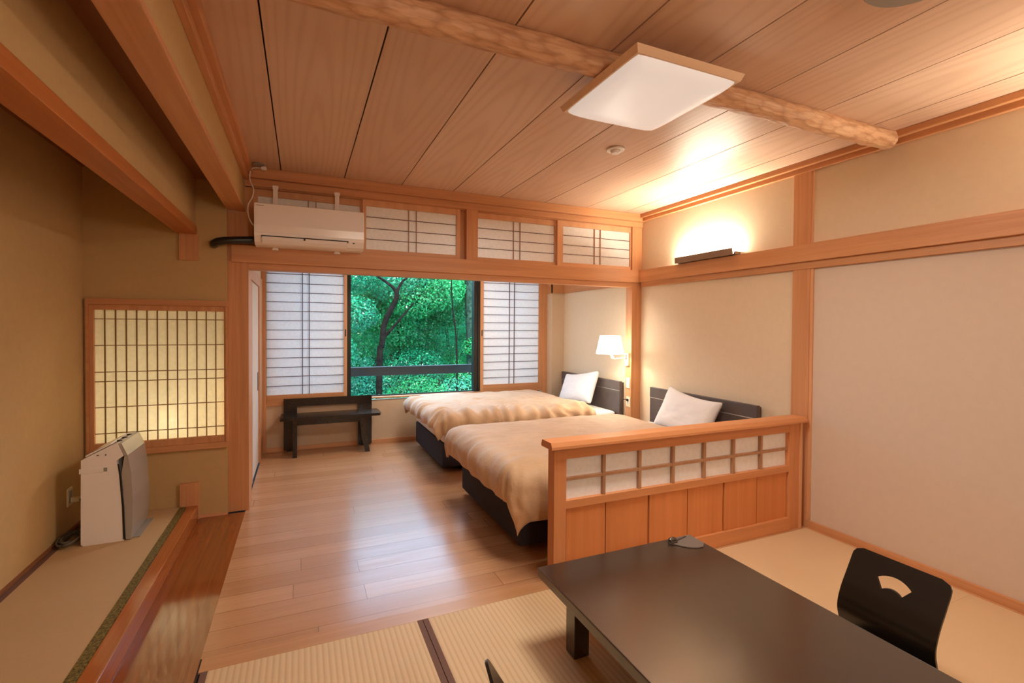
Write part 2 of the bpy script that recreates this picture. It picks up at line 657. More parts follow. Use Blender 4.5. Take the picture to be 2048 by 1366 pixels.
# walls
w = MB()
w.box(XR, XR + .08, 2.246, 5.95, 0, 2.7)
w.box(XR, XR + .08, YK, 2.246, 1.86, 2.7)
w.mi = 1
w.box(XR, XR + .08, YK, 2.246, 0, 1.86)
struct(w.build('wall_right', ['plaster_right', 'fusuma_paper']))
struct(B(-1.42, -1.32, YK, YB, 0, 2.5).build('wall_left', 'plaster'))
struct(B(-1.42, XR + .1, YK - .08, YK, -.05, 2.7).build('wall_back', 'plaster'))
w = MB()      # alcove end wall around the paper window
w.box(-1.34, -1.304, YB + .001, YB + .04, 0, 2.5)
w.box(-.500, -.45, YB + .032, YB + .10, .4, 1.7)
w.box(-1.32, -.497, YB, YB + .04, 0, .50)
w.box(-1.32, -.497, YB, YB + .04, 1.555, 2.5)
struct(w.build('wall_alcove', 'plaster'))
w = MB()      # lamp chamber behind the paper window
w.box(-1.34, -.47, 4.42, 4.44, .45, 1.62)
w.box(-1.36, -1.34, YB + .04, 4.44, .45, 1.62)
w.box(-.50, -.47, YB + .10, 4.44, .45, 1.62)
w.box(-1.36, -.47, YB + .04, 4.44, .45, .50)
w.box(-1.36, -.47, YB + .04, 4.44, 1.57, 1.62)
struct(w.build('wall_niche', 'niche_white'))
# outer shell: added unseen, keeps sky light out behind the alcove and above
struct(B(-1.50, -.44, 4.455, 4.50, -.1, 2.72).build('wall_outer', 'outer_wall'))
struct(B(-1.50, XR + .12, YK - .1, 6.0, 2.70, 2.76).build('ceiling_roof', 'outer_wall'))
# drop walls left of the room
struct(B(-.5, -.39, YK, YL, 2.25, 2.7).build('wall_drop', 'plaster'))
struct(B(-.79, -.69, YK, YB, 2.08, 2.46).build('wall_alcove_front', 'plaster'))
# lintel wall top
struct(B(-.385, XR, YL + .02, YL + .12, 2.415, 2.7).build('wall_lintel', 'cedar_x'))

# far wall
w = MB()
w.box(-.47, XR, YF, YF + .1, 0, .503)
w.box(-.47, -.36, YF + .05, YF + .1, .503, 2.5)
w.box(3.0, XR, YF + .02, YF + .1, .503, 2.5)
w.box(-.47, .44, YF + .03, YF + .1, 2.09, 2.5)
w.box(2.14, XR, YF + .03, YF + .1, 2.09, 2.5)
w.box(.44, 2.14, YF + .0, YF + .1, 2.06, 2.5)
struct(w.build('wall_far', 'plaster_bed'))
struct(B(3.064, XR, 5.69, YF, 0, 2.45).build('wall_column', 'plaster_bed'))
w = MB()      # left bedroom wall above and around the sliding door
w.box(-.47, -.40, 4.2, 5.95, 1.87, 2.5)
w.box(-.47, -.44, 4.2, 5.95, 0, 1.87)
struct(w.build('wall_bedroom_left', 'plaster_bed'))

# posts and beams
trim(B(-.497, -.362, YL, YL + .12, 0, 2.225, .003), 'cedar_z')                 # big left post
trim(B(-.42, -.335, YL + .02, YL + .10, 1.975, 2.45), 'cedar_z')
lint = MB().box(-.472, 3.20, YL - .022, YL + .06, 1.848, 1.975, .003)
trim(lint, 'cedar_x')                                                         # lintel rail
trim(B(-.362, 3.13, YL + .003, YL + .09, 1.80, 1.848), 'cedar_x')
c = MB()
c.box(-.385, 3.25, YL - .012, YL + .10, 2.42, 2.474, .003)
c.box(-.385, 3.25, YL - .045, YL + .10, 2.474, 2.55, .004)
trim(c, 'cedar_x')                                                             # crown of the lintel wall
c = MB()
c.box(XR - .03, XR, YK, YL - .03, 2.478, 2.512, .003)
c.box(XR - .06, XR, YK, YL - .03, 2.512, 2.55, .004)
trim(c, 'cedar_y')
c = MB()
c.box(-.39, -.36, YK, YL - .03, 2.455, 2.50, .003)
c.box(-.39, -.33, YK, YL - .03, 2.50, 2.55, .004)
trim(c, 'cedar_y')
trim(B(XR - .05, XR, YK, YL - .02, 1.853, 1.975, .003), 'cedar_y')             # rail along the right wall
trim(B(XR - .025, XR, YK, YL - .02, 1.803, 1.853, .002), 'cedar_y')
trim(B(XR - .02, XR, 2.246, 2.374, 0, 2.48, .002), 'cedar_z')                  # post in the right wall
trim(B(3.13, XR, YL - .0, YL + .10, 0, 2.42, .002), 'cedar_z')                 # corner post
trim(B(XR - .014, XR, 2.226, 2.246, .05, 1.803, .001), 'pale_z')
trim(B(XR - .012, XR, 2.236, 2.246, 1.975, 2.478, .001), 'pale_z')
struct(B(XR - .02, XR, YK, 2.246, 0, .05, .002).build('baseboard_right', 'cedar_y'))
trim(B(-.5, -.383, YK, YL, 2.225, 2.252, .004), 'cedar_y')                     # beam over the wooden strip
trim(B(-.80, -.682, YK, YB, 2.025, 2.085, .003), 'beam_orange_y')                    # beam over the alcove edge
trim(B(-.787, -.67, YB - .02, YB + .01, 1.84, 2.026, .001), 'cedar_z')         # stub under beam
trim(B(-.787, -.673, YB - .03, YB + .01, 0, .262, .001), 'cedar_z')            # stub on the floor
trim(B(-.7, -.5, YB - .012, YB + .01, 0, .018), 'pale_x')
# alcove platform
trim(B(-.745, -.677, YK, YB - .002, 0, .100, .006), 'sill_y')
trim(B(-1.32, -.745, YK, YB, 0, .055), 'dark_gap')
t = thing('tatami_mat', 'straw mat with olive cloth border raised on the alcove platform', 'tatami mat', (-1.03, 1.0, .055))
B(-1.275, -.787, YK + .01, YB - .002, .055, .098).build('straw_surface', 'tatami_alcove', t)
B(-.787, -.746, YK + .01, YB - .002, .055, .1).build('cloth_border', 'olive_heri', t)['label'] = 'olive green patterned border'
B(-1.305, -1.275, YK + .01, YB - .002, .055, .0995).build('cloth_border', 'brown_heri', t)['label'] = 'dark brown border'
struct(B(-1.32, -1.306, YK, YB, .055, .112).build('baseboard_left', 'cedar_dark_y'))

# bedroom trim
c = MB()
c.box(XR - .025, XR, 4.185, 5.69, 1.837, 1.95, .002)
trim(c, 'cedar_y')
c = MB()
c.box(3.045, XR, 5.672, 5.69, 1.835, 1.95, .002)
c.box(3.045, 3.064, 5.672, YF, 1.835, 1.95, .002)
trim(c, 'cedar_x')
trim(B(3.000, 3.062, YF - .02, YF, 0, 2.45, .002), 'cedar_z')
trim(B(-.4, 3.0, YF - .02, YF + .0, .0, .045, .002), 'pale_x')
trim(B(-.40, -.352, YF - .045, YF + .02, 0, 2.45, .002), 'cedar_z')
trim(B(-.385, .478, YF - .018, YF + .03, .503, .52, .001), 'cedar_x')

# ------------------------------------------------------------------ window_1 with glass
w1 = struct(bpy.data.objects.new('window_1', None))
COL.objects.link(w1)
w1.location = (1.28, YF, .53)
m = MB()
m.box(.478, .523, YF + .01, YF + .10, .55, 2.06, .002)
m.box(2.024, 2.075, YF + .01, YF + .10, .55, 2.06, .002)
m.box(2.075, 2.10, YF - .005, YF + .10, .55, 2.06, .002)
m.box(.523, 2.024, YF + .05, YF + .10, 2.01, 2.06)
m.box(.523, 2.024, YF + .05, YF + .10, .545, .556)
m.build('window_frame', 'alu_dark', w1)
B(.523, 2.024, YF + .070, YF + .074, .556, 2.01).build('pane', 'window_glass', w1)
B(2.034, 2.06, YF + .0, YF + .01, .56, .64, .003).build('lock', 'black_plastic', w1)
B(.478, 2.14, YF - .015, YF + .09, .527, .545, .003).build('window_sill', 'pale_x', w1)

for nm, x0, x1 in (('window_2', -.36, .478), ('window_3', 2.10, 3.0)):
    w2 = struct(bpy.data.objects.new(nm, None))
    COL.objects.link(w2)
    w2.location = ((x0 + x1) / 2, YF + .08, .503)
    m = MB()
    m.box(x0, x0 + .03, YF + .06, YF + .10, .503, 2.09)
    m.box(x1 - .02, x1, YF + .06, YF + .10, .503, 2.09)
    m.box(x0 + .03, x1 - .02, YF + .06, YF + .10, .503, .54)
    m.box(x0 + .03, x1 - .02, YF + .06, YF + .10, 2.05, 2.09)
    m.build('window_frame', 'alu_dark', w2)
    B(x0 + .03, x1 - .02, YF + .080, YF + .084, .54, 2.05).build('pane', 'window_glass', w2)

# balcony rail outside
rail = thing('balcony_rail', 'dark metal balcony rail crossing outside the window', 'railing', (1.2, 6.46, -1.0))
B(-1.2, 4.2, 6.42, 6.50, .735, .850, .006).build('top_rail', 'alu_rail', rail)
for x in (-1.1, 4.1):
    B(x - .03, x + .03, 6.43, 6.49, -1.0, .735).build('post', 'alu_rail', rail)
struct(B(-1.6, 4.6, 5.96, 6.60, -1.12, -1.0).build('floor_balcony', 'outer_wall'))

# ------------------------------------------------------------------ shoji panels
def shoji(name, label, x0, x1, z0, z1, y, stile, top, bot, vs, rows, mw=.0072, wz='pale_z', wx='pale_x', mz='muntin_z', mx='muntin_x', paper_m='shoji_paper', thick=.03, kick=None, group=None, handle=None, pull='black_plastic'):
    t = thing(name, label, 'paper screen', ((x0 + x1) / 2, y + thick / 2, z0), group)
    f = MB()
    sl, sr = stile if isinstance(stile, tuple) else (stile, stile)
    f.box(x0, x0 + sl, y, y + thick, z0, z1, .0015)
    f.box(x1 - sr, x1, y, y + thick, z0, z1, .0015)
    f.box(x0 + sl, x1 - sr, y + .0005, y + thick - .001, z1 - top, z1, .0015)
    fr_ = f.build('frame', wz, t)
    B(x0 + sl, x1 - sr, y + .0005, y + thick - .001, z0, z0 + bot, .0015).build('bottom_rail', wx, t)
    B(x0 + sl, x1 - sr, y + .016, y + .018, z0 + bot, z1 - top).build('paper', paper_m, t)
    l = MB()
    for v in vs:
        l.box(v - mw / 2, v + mw / 2, y + .004, y + .0155, z0 + bot, z1 - top)
    l.build('vertical_bars', mz, t)
    l = MB()
    for r in rows:
        l.box(x0 + sl, x1 - sr, y + .008, y + .0157, r - mw / 2 + .0004, r + mw / 2 - .0004)
    l.build('cross_bars', mx, t)
    if handle:
        B(handle - .007, handle + .007, y - .002, y + .004, 1.26, 1.34, .002).build('finger_pull', pull, fr_)
    return t
rows = [.717 + .1025 * i for i in range(13)]
shoji('shoji_screen', 'tall paper screen beside the window, left of it behind the dark bench', -.35, .478, .520, 2.10, YF - .016, (.0, .033), .04, .10, (.01, .078), [r for r in rows], wz='pale_z', wx='cedar_x', handle=.462)
shoji('shoji_screen', 'tall paper screen beside the window, right of it behind the far bed', 2.105, 3.0, .520, 2.10, YF - .016, (.04, .058), .04, .11, (2.51, 2.58), [r for r in rows], wz='cedar_z', wx='cedar_x', handle=2.125)

# transom shoji
YT = YL + .025
tg = 'paper transom screens above the lintel'
tr = [(-.335, .482, (.03, .042), (.05, .105), 'small paper transom screen hidden behind the air conditioner'),
      (.455, 1.285, (.028, .035), (.833, .898), 'small paper transom screen just right of the air conditioner'),
      (1.443, 2.285, (.010, .035), (1.818, 1.885), 'small paper transom screen right of the short middle post'),
      (2.264, 3.150, (.061, .030), (2.690, 2.760), 'small paper transom screen next to the right wall corner')]
for i, (x0, x1, st, vs, lb) in enumerate(tr):
    yy = YT if i in (1, 3) else YT + .032
    if i == 0:
        yy = YT + .032
    shoji('transom_screen', lb, x0, x1, 1.978, 2.418, yy, st, .052, .035, vs, (2.279, 2.187, 2.098), mw=.006, wz='pale_z', wx='pale_x', mz='pale_muntin', mx='muntin_x', paper_m='transom_paper')
trim(B(1.335, 1.441, YL - .004, YL + .09, 1.972, 2.422, .002), 'cedar_z')
trim(B(1.286, 1.335, YL + .06, YL + .09, 1.975, 2.42), 'cedar_z')
trim(B(3.16, 3.2, YL + .01, YL + .09, 1.975, 2.42, .001), 'cedar_z')

# alcove lattice window
aw = thing('lattice_window', 'backlit paper window with dark lattice at the end of the alcove', 'paper window', (-.9, YB, .497))
f = MB()
f.box(-1.306, -.493, YB - .028, YB + .03, 1.518, 1.558, .002)
f.box(-1.306, -.493, YB - .028, YB + .03, .497, .538, .002)
f.box(-1.306, -1.290, YB - .024, YB + .03, .538, 1.518, .001)
f.box(-.507, -.499, YB - .024, YB + .03, .538, 1.518, .001)
f.build('outer_frame', 'cedar_x', aw)
f = MB()
f.box(-1.29, -1.264, YB - .015, YB + .015, .538, 1.518, .002)
f.box(-.516, -.507, YB - .015, YB + .015, .538, 1.518, .001)
f.box(-1.264, -.516, YB - .0145, YB + .0145, 1.482, 1.518, .002)
f.box(-1.264, -.516, YB - .0145, YB + .0145, .538, .585, .002)
f.build('inner_frame', 'cedar_z', aw)
B(-1.264, -.516, YB + .006, YB + .008, .585, 1.482).build('paper', 'alcove_paper', aw)
l = MB()
for i in range(12):
    x = -1.208 + i * (1.208 - .569) / 11
    l.box(x - .003, x + .003, YB - .006, YB + .0055, .585, 1.482)
l.build('vertical_bars', 'lattice_wood', aw)
l = MB()
for z in (1.421, 1.243, 1.064, 1.000, .826, .650):
    l.box(-1.264, -.516, YB - .002, YB + .0057, z - .0025, z + .0025)
l.build('cross_bars', 'lattice_wood', aw)
nl = thing('niche_lamp', 'warm round lamp glowing behind the lattice paper window', 'lamp', (-.86, 4.20, .50))
MB().cyl((-.86, 4.20, .50), (-.86, 4.20, .62), .03).build('lamp_base', 'white_plastic', nl)
MB().sphere((-.86, 4.20, .70), .06).build('bulb', 'bulb_glow', nl)

# ------------------------------------------------------------------ sliding door in the bedroom's left wall
d1 = struct(bpy.data.objects.new('door_1', None))
COL.objects.link(d1)
d1.location = (-.41, 5.0, 0)
f = MB()
f.box(-.44, -.372, 4.20, 4.34, 0, 1.87, .002)
f.box(-.44, -.385, 4.36, 4.56, 0, 1.77, .002)
f.box(-.44, -.385, 4.34, 5.80, 1.768, 1.87, .002)
f.box(-.44, -.385, 5.43, 5.80, 0, 1.768, .002)
f.build('door_frame', 'cedar_z', d1)
B(-.435, -.392, 4.57, 4.74, .01, 1.765, .002).build('stile', 'cedar_z', d1)
dp = B(-.435, -.398, 4.74, 5.43, .01, 1.765, .001).build('door_panel', 'fusuma_paper', d1)
B(-.399, -.394, 5.33, 5.38, .74, .92, .002).build('door_handle', 'black_plastic', dp)

# ------------------------------------------------------------------ log across the ceiling
m = MB()
N, K = 150, 18
P = []
for i in range(N + 1):
    x = -.36 + (3.19 + .36) * i / N
    row = []
    for k in range(K + 1):
        a = 2 * PI * k / K
        rr = .056 + .0045 * noise.noise(Vector((x * 5, math.cos(a) * 1.5, math.sin(a) * 1.5))) + .004 * noise.noise(Vector((x * 14, math.cos(a) * 4, math.sin(a) * 4 + 9)))
        row.append(Vector((x, 1.752 + .012 * noise.noise(Vector((x * .8, 3, 0))) + rr * math.cos(a), 2.508 + rr * math.sin(a))))
    P.append(row)
m.grid(P)
endv = [Vector(p) for p in P[-1][:-1]]
vs_ = [m.bm.verts.new(p) for p in endv]
m.bm.faces.new(vs_)
trim(m, 'adzed_log', 'adzed round log crossing under the board ceiling')

# ------------------------------------------------------------------ square ceiling lamp
def square_lamp(cx, cy, sx, sy, zt, label):
    t = thing('ceiling_lamp', label, 'ceiling lamp', (cx, cy, ZC))
    f = MB()
    def ring(hx, hy, z):
        return [Vector((cx - hx, cy - hy, z)), Vector((cx + hx, cy - hy, z)), Vector((cx + hx, cy + hy, z)), Vector((cx - hx, cy + hy, z))]
    R = [ring(sx / 2 - .02, sy / 2 - .02, zt + .004), ring(sx / 2, sy / 2, zt), ring(sx / 2 - .012, sy / 2 - .012, zt - .028), ring(sx / 2 - .03, sy / 2 - .03, zt - .028), ring(sx / 2 - .03, sy / 2 - .03, zt - .01)]
    V = [[f.bm.verts.new(p) for p in r] for r in R]
    for i in range(len(V) - 1):
        for k in range(4):
            f.bm.faces.new((V[i][k], V[i][(k + 1) % 4], V[i + 1][(k + 1) % 4], V[i + 1][k]))
    f.bm.faces.new(V[0])
    f.build('wooden_frame', 'lamp_wood', t)
    g = MB()
    n = 24
    P = []
    hx, hy = sx / 2 - .013, sy / 2 - .013
    for i in range(n + 1):
        row = []
        for j in range(n + 1):
            u, v = -1 + 2 * i / n, -1 + 2 * j / n
            d = (1 - abs(u) ** 6) * (1 - abs(v) ** 6)
            row.append(Vector((cx + u * hx, cy + v * hy, zt - .02 - .040 * d ** .45)))
        P.append(row)
    g.grid(P)
    g.build('diffuser', 'lamp_diffuser', t)
    B(cx - .10, cx + .10, cy + .07, cy + .2, zt + .004, ZC, .004).build('lamp_body', 'white_plastic', t)
    return t
square_lamp(1.416, 1.762, .552, .584, 2.445, 'square white ceiling lamp in a wooden frame hung under the log')
pl = thing('fill_lantern', 'unseen round lantern added behind the viewpoint to light the room from the front', 'added fill lamp', (.85, -1.15, ZC))  # added globe out of view, fills the room with frontal light
MB().sphere((.85, -1.15, 1.88), .20, 28, (1, 1, .85)).build('fill_lantern_shade', 'fill_lantern_glow', pl)
MB().cyl((.85, -1.15, 2.04), (.85, -1.15, ZC), .006).build('cord', 'black_plastic', pl)
t = thing('ceiling_lamp', 'unseen flat ceiling lamp added behind the lintel to brighten the beds', 'ceiling lamp', (1.45, 5.0, 2.45))  # unseen body for the added bedroom fill light, hidden by the lintel
B(1.14, 1.76, 4.69, 5.31, 2.40, 2.45, .01).build('lamp_body', 'white_plastic', t)

# detector and round speaker
t = thing('smoke_detector', 'small round white smoke detector on the ceiling boards', 'smoke detector', (1.877, 2.634, ZC))
MB().cyl((1.877, 2.634, ZC - .001), (1.877, 2.634, ZC - .012), .06, .056, 28).build('base_plate', 'white_plastic', t)
MB().cyl((1.877, 2.634, ZC - .012), (1.877, 2.634, ZC - .03), .034, .026, 28).build('sensor_cap', 'white_plastic', t)
t = thing('ceiling_speaker', 'round grey ceiling fitting cut by the top edge of the photo', 'ceiling fitting', (1.79, .90, ZC))
MB().cyl((1.79, .90, ZC - .001), (1.79, .90, 2.505), .15, .15, 40).build('rim', 'cedar_dark_y', t)
MB().cyl((1.79, .90, 2.505), (1.79, .90, 2.497), .149, .142, 40).build('cover', 'grey_disc', t)

# ------------------------------------------------------------------ air conditioner
YA = 3.86
ac = thing('air_conditioner', 'white wall air conditioner mounted on the transom by the left post', 'air conditioner', (.066, 4.05, 1.97))
pts = [(4.055, 2.262), (3.90, 2.262), (3.872, 2.252), (3.860, 2.225), (3.858, 2.08), (3.868, 2.02), (3.895, 1.982), (3.94, 1.966), (4.055, 1.966)]
MB().prism(pts, 'x', -.308, .440, .004).build('casing', 'white_plastic', ac)
MB().prism([(3.856, 2.250), (3.8535, 2.10), (3.858, 2.045), (3.868, 2.045), (3.868, 2.250)], 'x', -.302, .434, .002).build('front_panel', 'white_gloss', ac)
MB().prism([(3.861, 2.026), (3.8655, 2.026), (3.875, 2.012), (3.87, 2.012)], 'x', -.262, .326).build('outlet_slot', 'black_plastic', ac)  # black strip stands in for the shadow in the gap above the flap
flap = MB().prism([(3.857, 2.018), (3.866, 1.995), (3.893, 1.972), (3.90, 1.978), (3.875, 2.0), (3.866, 2.02)], 'x', -.258, .318, .001).build('flap', 'white_gloss', ac)
B(.015, .027, 3.850, 3.858, 2.005, 2.018, .002).build('flap_clip', 'black_plastic', flap)
B(.358, .372, 3.868, 3.876, 2.009, 2.017, .001).build('receiver_window', 'black_plastic', ac)
m = MB()
for k in range(11):
    x = -.292 + k * .0042
    m.box(x, x + .0026, 3.8535, 3.8565, 2.232, 2.2355)
m.build('logo_print', 'grey_cord', ac)
for x in (-.18, .256):
    m = MB()
    m.box(x - .016, x + .016, 4.046, 4.052, 2.25, 2.432, .001)
    m.box(x - .020, x + .020, 4.040, 4.052, 2.405, 2.432, .002)
    m.build('upper_bracket', 'white_plastic', ac)
    m = MB()
    m.prism([(x - .025, 1.948), (x + .025, 1.948), (x + .014, 1.968), (x - .014, 1.968)], 'y', 4.035, 4.055)
    m.build('lower_bracket', 'white_plastic', ac)
hose = MB()
hp = [(-.27, 4.00, 2.01), (-.33, 3.99, 2.005), (-.42, 3.975, 1.995), (-.50, 3.965, 1.985), (-.545, 3.97, 1.975), (-.57, 3.995, 1.965), (-.578, 4.045, 1.960)]
hose.tube(hp, .027, 14)
hose.build('refrigerant_pipe', 'black_hose', ac)
cordp = [(-.263, 4.015, 2.540), (-.285, 4.005, 2.538), (-.330, 3.985, 2.522), (-.343, 3.975, 2.47), (-.338, 3.97, 2.42), (-.318, 3.96, 2.37), (-.325, 3.95, 2.31), (-.350, 3.94, 2.25), (-.352, 3.935, 2.19), (-.335, 3.93, 2.13), (-.306, 3.93, 2.09)]
def smooth(pts, n=6):
    pts = [Vector(p) for p in pts]
    out = []
    for i in range(len(pts) - 1):
        p0, p1, p2, p3 = pts[max(i - 1, 0)], pts[i], pts[i + 1], pts[min(i + 2, len(pts) - 1)]
        for k in range(n):
            t_ = k / n
            out.append(.5 * ((2 * p1) + (p2 - p0) * t_ + (2 * p0 - 5 * p1 + 4 * p2 - p3) * t_ ** 2 + (3 * p1 - p0 - 3 * p2 + p3) * t_ ** 3))
    out.append(pts[-1])
    return out
cd = MB().tube(smooth(cordp), .0042, 8).build('power_cord', 'white_cord', ac)
m = MB()
m.box(-.272, -.236, 3.985, 4.02, 2.525, 2.549, .004)
m.build('plug', 'white_plastic', cd)
t = tag(MB().cyl((-.285, 3.94, 2.549), (-.285, 3.94, 2.541), .038, n=24).build('ceiling_outlet', 'grey_disc', origin=(-.285, 3.94, 2.549)), 'small round outlet in the ceiling corner above the air conditioner', 'outlet')

# ------------------------------------------------------------------ wall uplight on the right rail
for oy, lb in ((0, 'long brown trough lamp throwing light up from the right wall rail'), (-2.75, 'unseen second brown trough lamp assumed further along the right wall rail to brighten the ceiling')):  # second trough is an assumed lamp out of view, lighting the near ceiling
    ul = thing('wall_uplight', lb, 'wall lamp', (3.20, 3.17 + oy, 1.976))
    m = MB()
    m.prism([(3.165, 1.978), (3.247, 1.978), (3.247, 1.986), (3.182, 1.986), (3.170, 2.032), (3.163, 2.032)], 'y', 2.855 + oy, 3.50 + oy)
    m.build('trough', 'fixture_brown', ul)
    B(3.185, 3.247, 2.84 + oy, 2.855 + oy, 1.978, 2.004).build('end_cap', 'fixture_brown', ul)
    MB().cyl((3.212, 2.88 + oy, 2.010), (3.212, 3.48 + oy, 2.010), .013, n=14).build('tube', 'tube_glow', ul)

# ------------------------------------------------------------------ reading lamp on the corner post
rl = thing('reading_lamp', 'white swing arm lamp with glowing shade on the corner post', 'wall lamp', (3.13, 4.135, 1.05))
wp = B(3.108, 3.131, 4.105, 4.165, .985, 1.115, .004).build('wall_plate', 'ivory_plastic', rl)
B(3.100, 3.109, 4.128, 4.142, 1.05, 1.10, .002).build('switch', 'grey_cord', wp)
m = MB()
m.tube(smooth([(3.108, 4.15, 1.062), (3.03, 4.165, 1.060), (2.97, 4.165, 1.058), (2.955, 4.165, 1.066)]), .0055, 10)
m.build('arm', 'ivory_plastic', rl)
m = MB()
m.sphere((2.955, 4.165, 1.072), .017)
m.cyl((2.945, 4.165, 1.076), (2.930, 4.165, 1.115), .010, n=14)
m.cyl((2.930, 4.165, 1.100), (2.930, 4.165, 1.17), .018, n=16)
m.build('lamp_holder', 'ivory_plastic', rl)
m = MB()
n = 40
prof = [(.142, 1.112), (.104, 1.298), (.102, 1.298), (.140, 1.112)]
P = [[Vector((2.925 + r * math.cos(2 * PI * k / n), 4.165 + r * math.sin(2 * PI * k / n), z)) for k in range(n + 1)] for r, z in prof]
m.grid(P)
m.grid([[Vector((2.925 + r * math.cos(2 * PI * k / n), 4.165 + r * math.sin(2 * PI * k / n), 1.294)) for k in range(n + 1)] for r in (.103, .03)])
m.build('lamp_shade', 'shade_glow', rl, sharp=40)
lt = light('reading_bulb', 'POINT', (2.925, 4.165, 1.20), 16, (1, .84, .60), radius=.03)

# ------------------------------------------------------------------ switch plate, outlet and cord on corner post
sw = thing('light_switch', 'ivory switch plate on the corner post under the reading lamp', 'switch', (3.13, 4.125, .80))
B(3.124, 3.131, 4.096, 4.157, .75, .86, .003).build('plate', 'ivory_plastic', sw)
B(3.121, 3.125, 4.108, 4.145, .775, .835, .002).build('rocker', 'white_plastic', sw)
ot = thing('power_outlet', 'ivory power outlet low on the corner post between the beds', 'outlet', (3.13, 4.12, .60))
B(3.124, 3.131, 4.088, 4.153, .555, .66, .003).build('plate', 'ivory_plastic', ot)
B(3.121, 3.125, 4.105, 4.137, .585, .63, .002).build('socket', 'white_plastic', ot)
m = MB()
m.box(3.108, 3.122, 4.108, 4.134, .615, .64, .003)
m.tube(smooth([(3.112, 4.12, .628), (3.095, 4.14, .634), (3.083, 4.175, .612), (3.083, 4.19, .56), (3.09, 4.185, .50), (3.10, 4.17, .43), (3.11, 4.15, .012)]), .004, 8)
tag(m.build('lamp_cord', 'black_plastic', origin=(3.1, 4.15, .01)), 'thin black cord plugged into the outlet between the beds', 'cord')

# ------------------------------------------------------------------ beds
def bed(y0, y1, hy0, hy1, label):
    t = thing('bed', label, 'bed', (2.2, (y0 + y1) / 2, 0))
    m = MB()
    m.box(1.215, 3.17, y0 + .02, y1 - .02, .05, .28, .01)
    bs = m.build('base', 'bed_base', t)
    for x in (1.42, 3.0):
        for y in (y0 + .15, y1 - .15):
            MB().cyl((x, y, 0), (x, y, .05), .025, n=14).build('foot', 'black_plastic', bs)
    B(1.215, 3.168, y0 + .012, y1 - .012, .28, .465, .045, seg=4).build('mattress', 'sheet_white', t)
    h = MB()
    h.box(3.175, 3.205, hy0, hy1, .05, .692, .003)
    h.box(3.172, 3.208, hy0, hy1, .697, .795, .004)
    h.box(3.205, 3.245, hy0 + .02, hy1 - .02, .05, .78)
    hb = h.build('headboard', 'espresso', t)
    B(3.1735, 3.18, hy0 + .002, hy1 - .002, .690, .699).build('groove_strip', 'silver_panel', hb)
    return t
bed(4.37, 5.58, 4.337, 5.61, 'dark framed bed nearest the window with its headboard on the right wall')
bed(2.62, 3.82, 2.606, 3.837, 'dark framed bed nearest the low wooden screen')

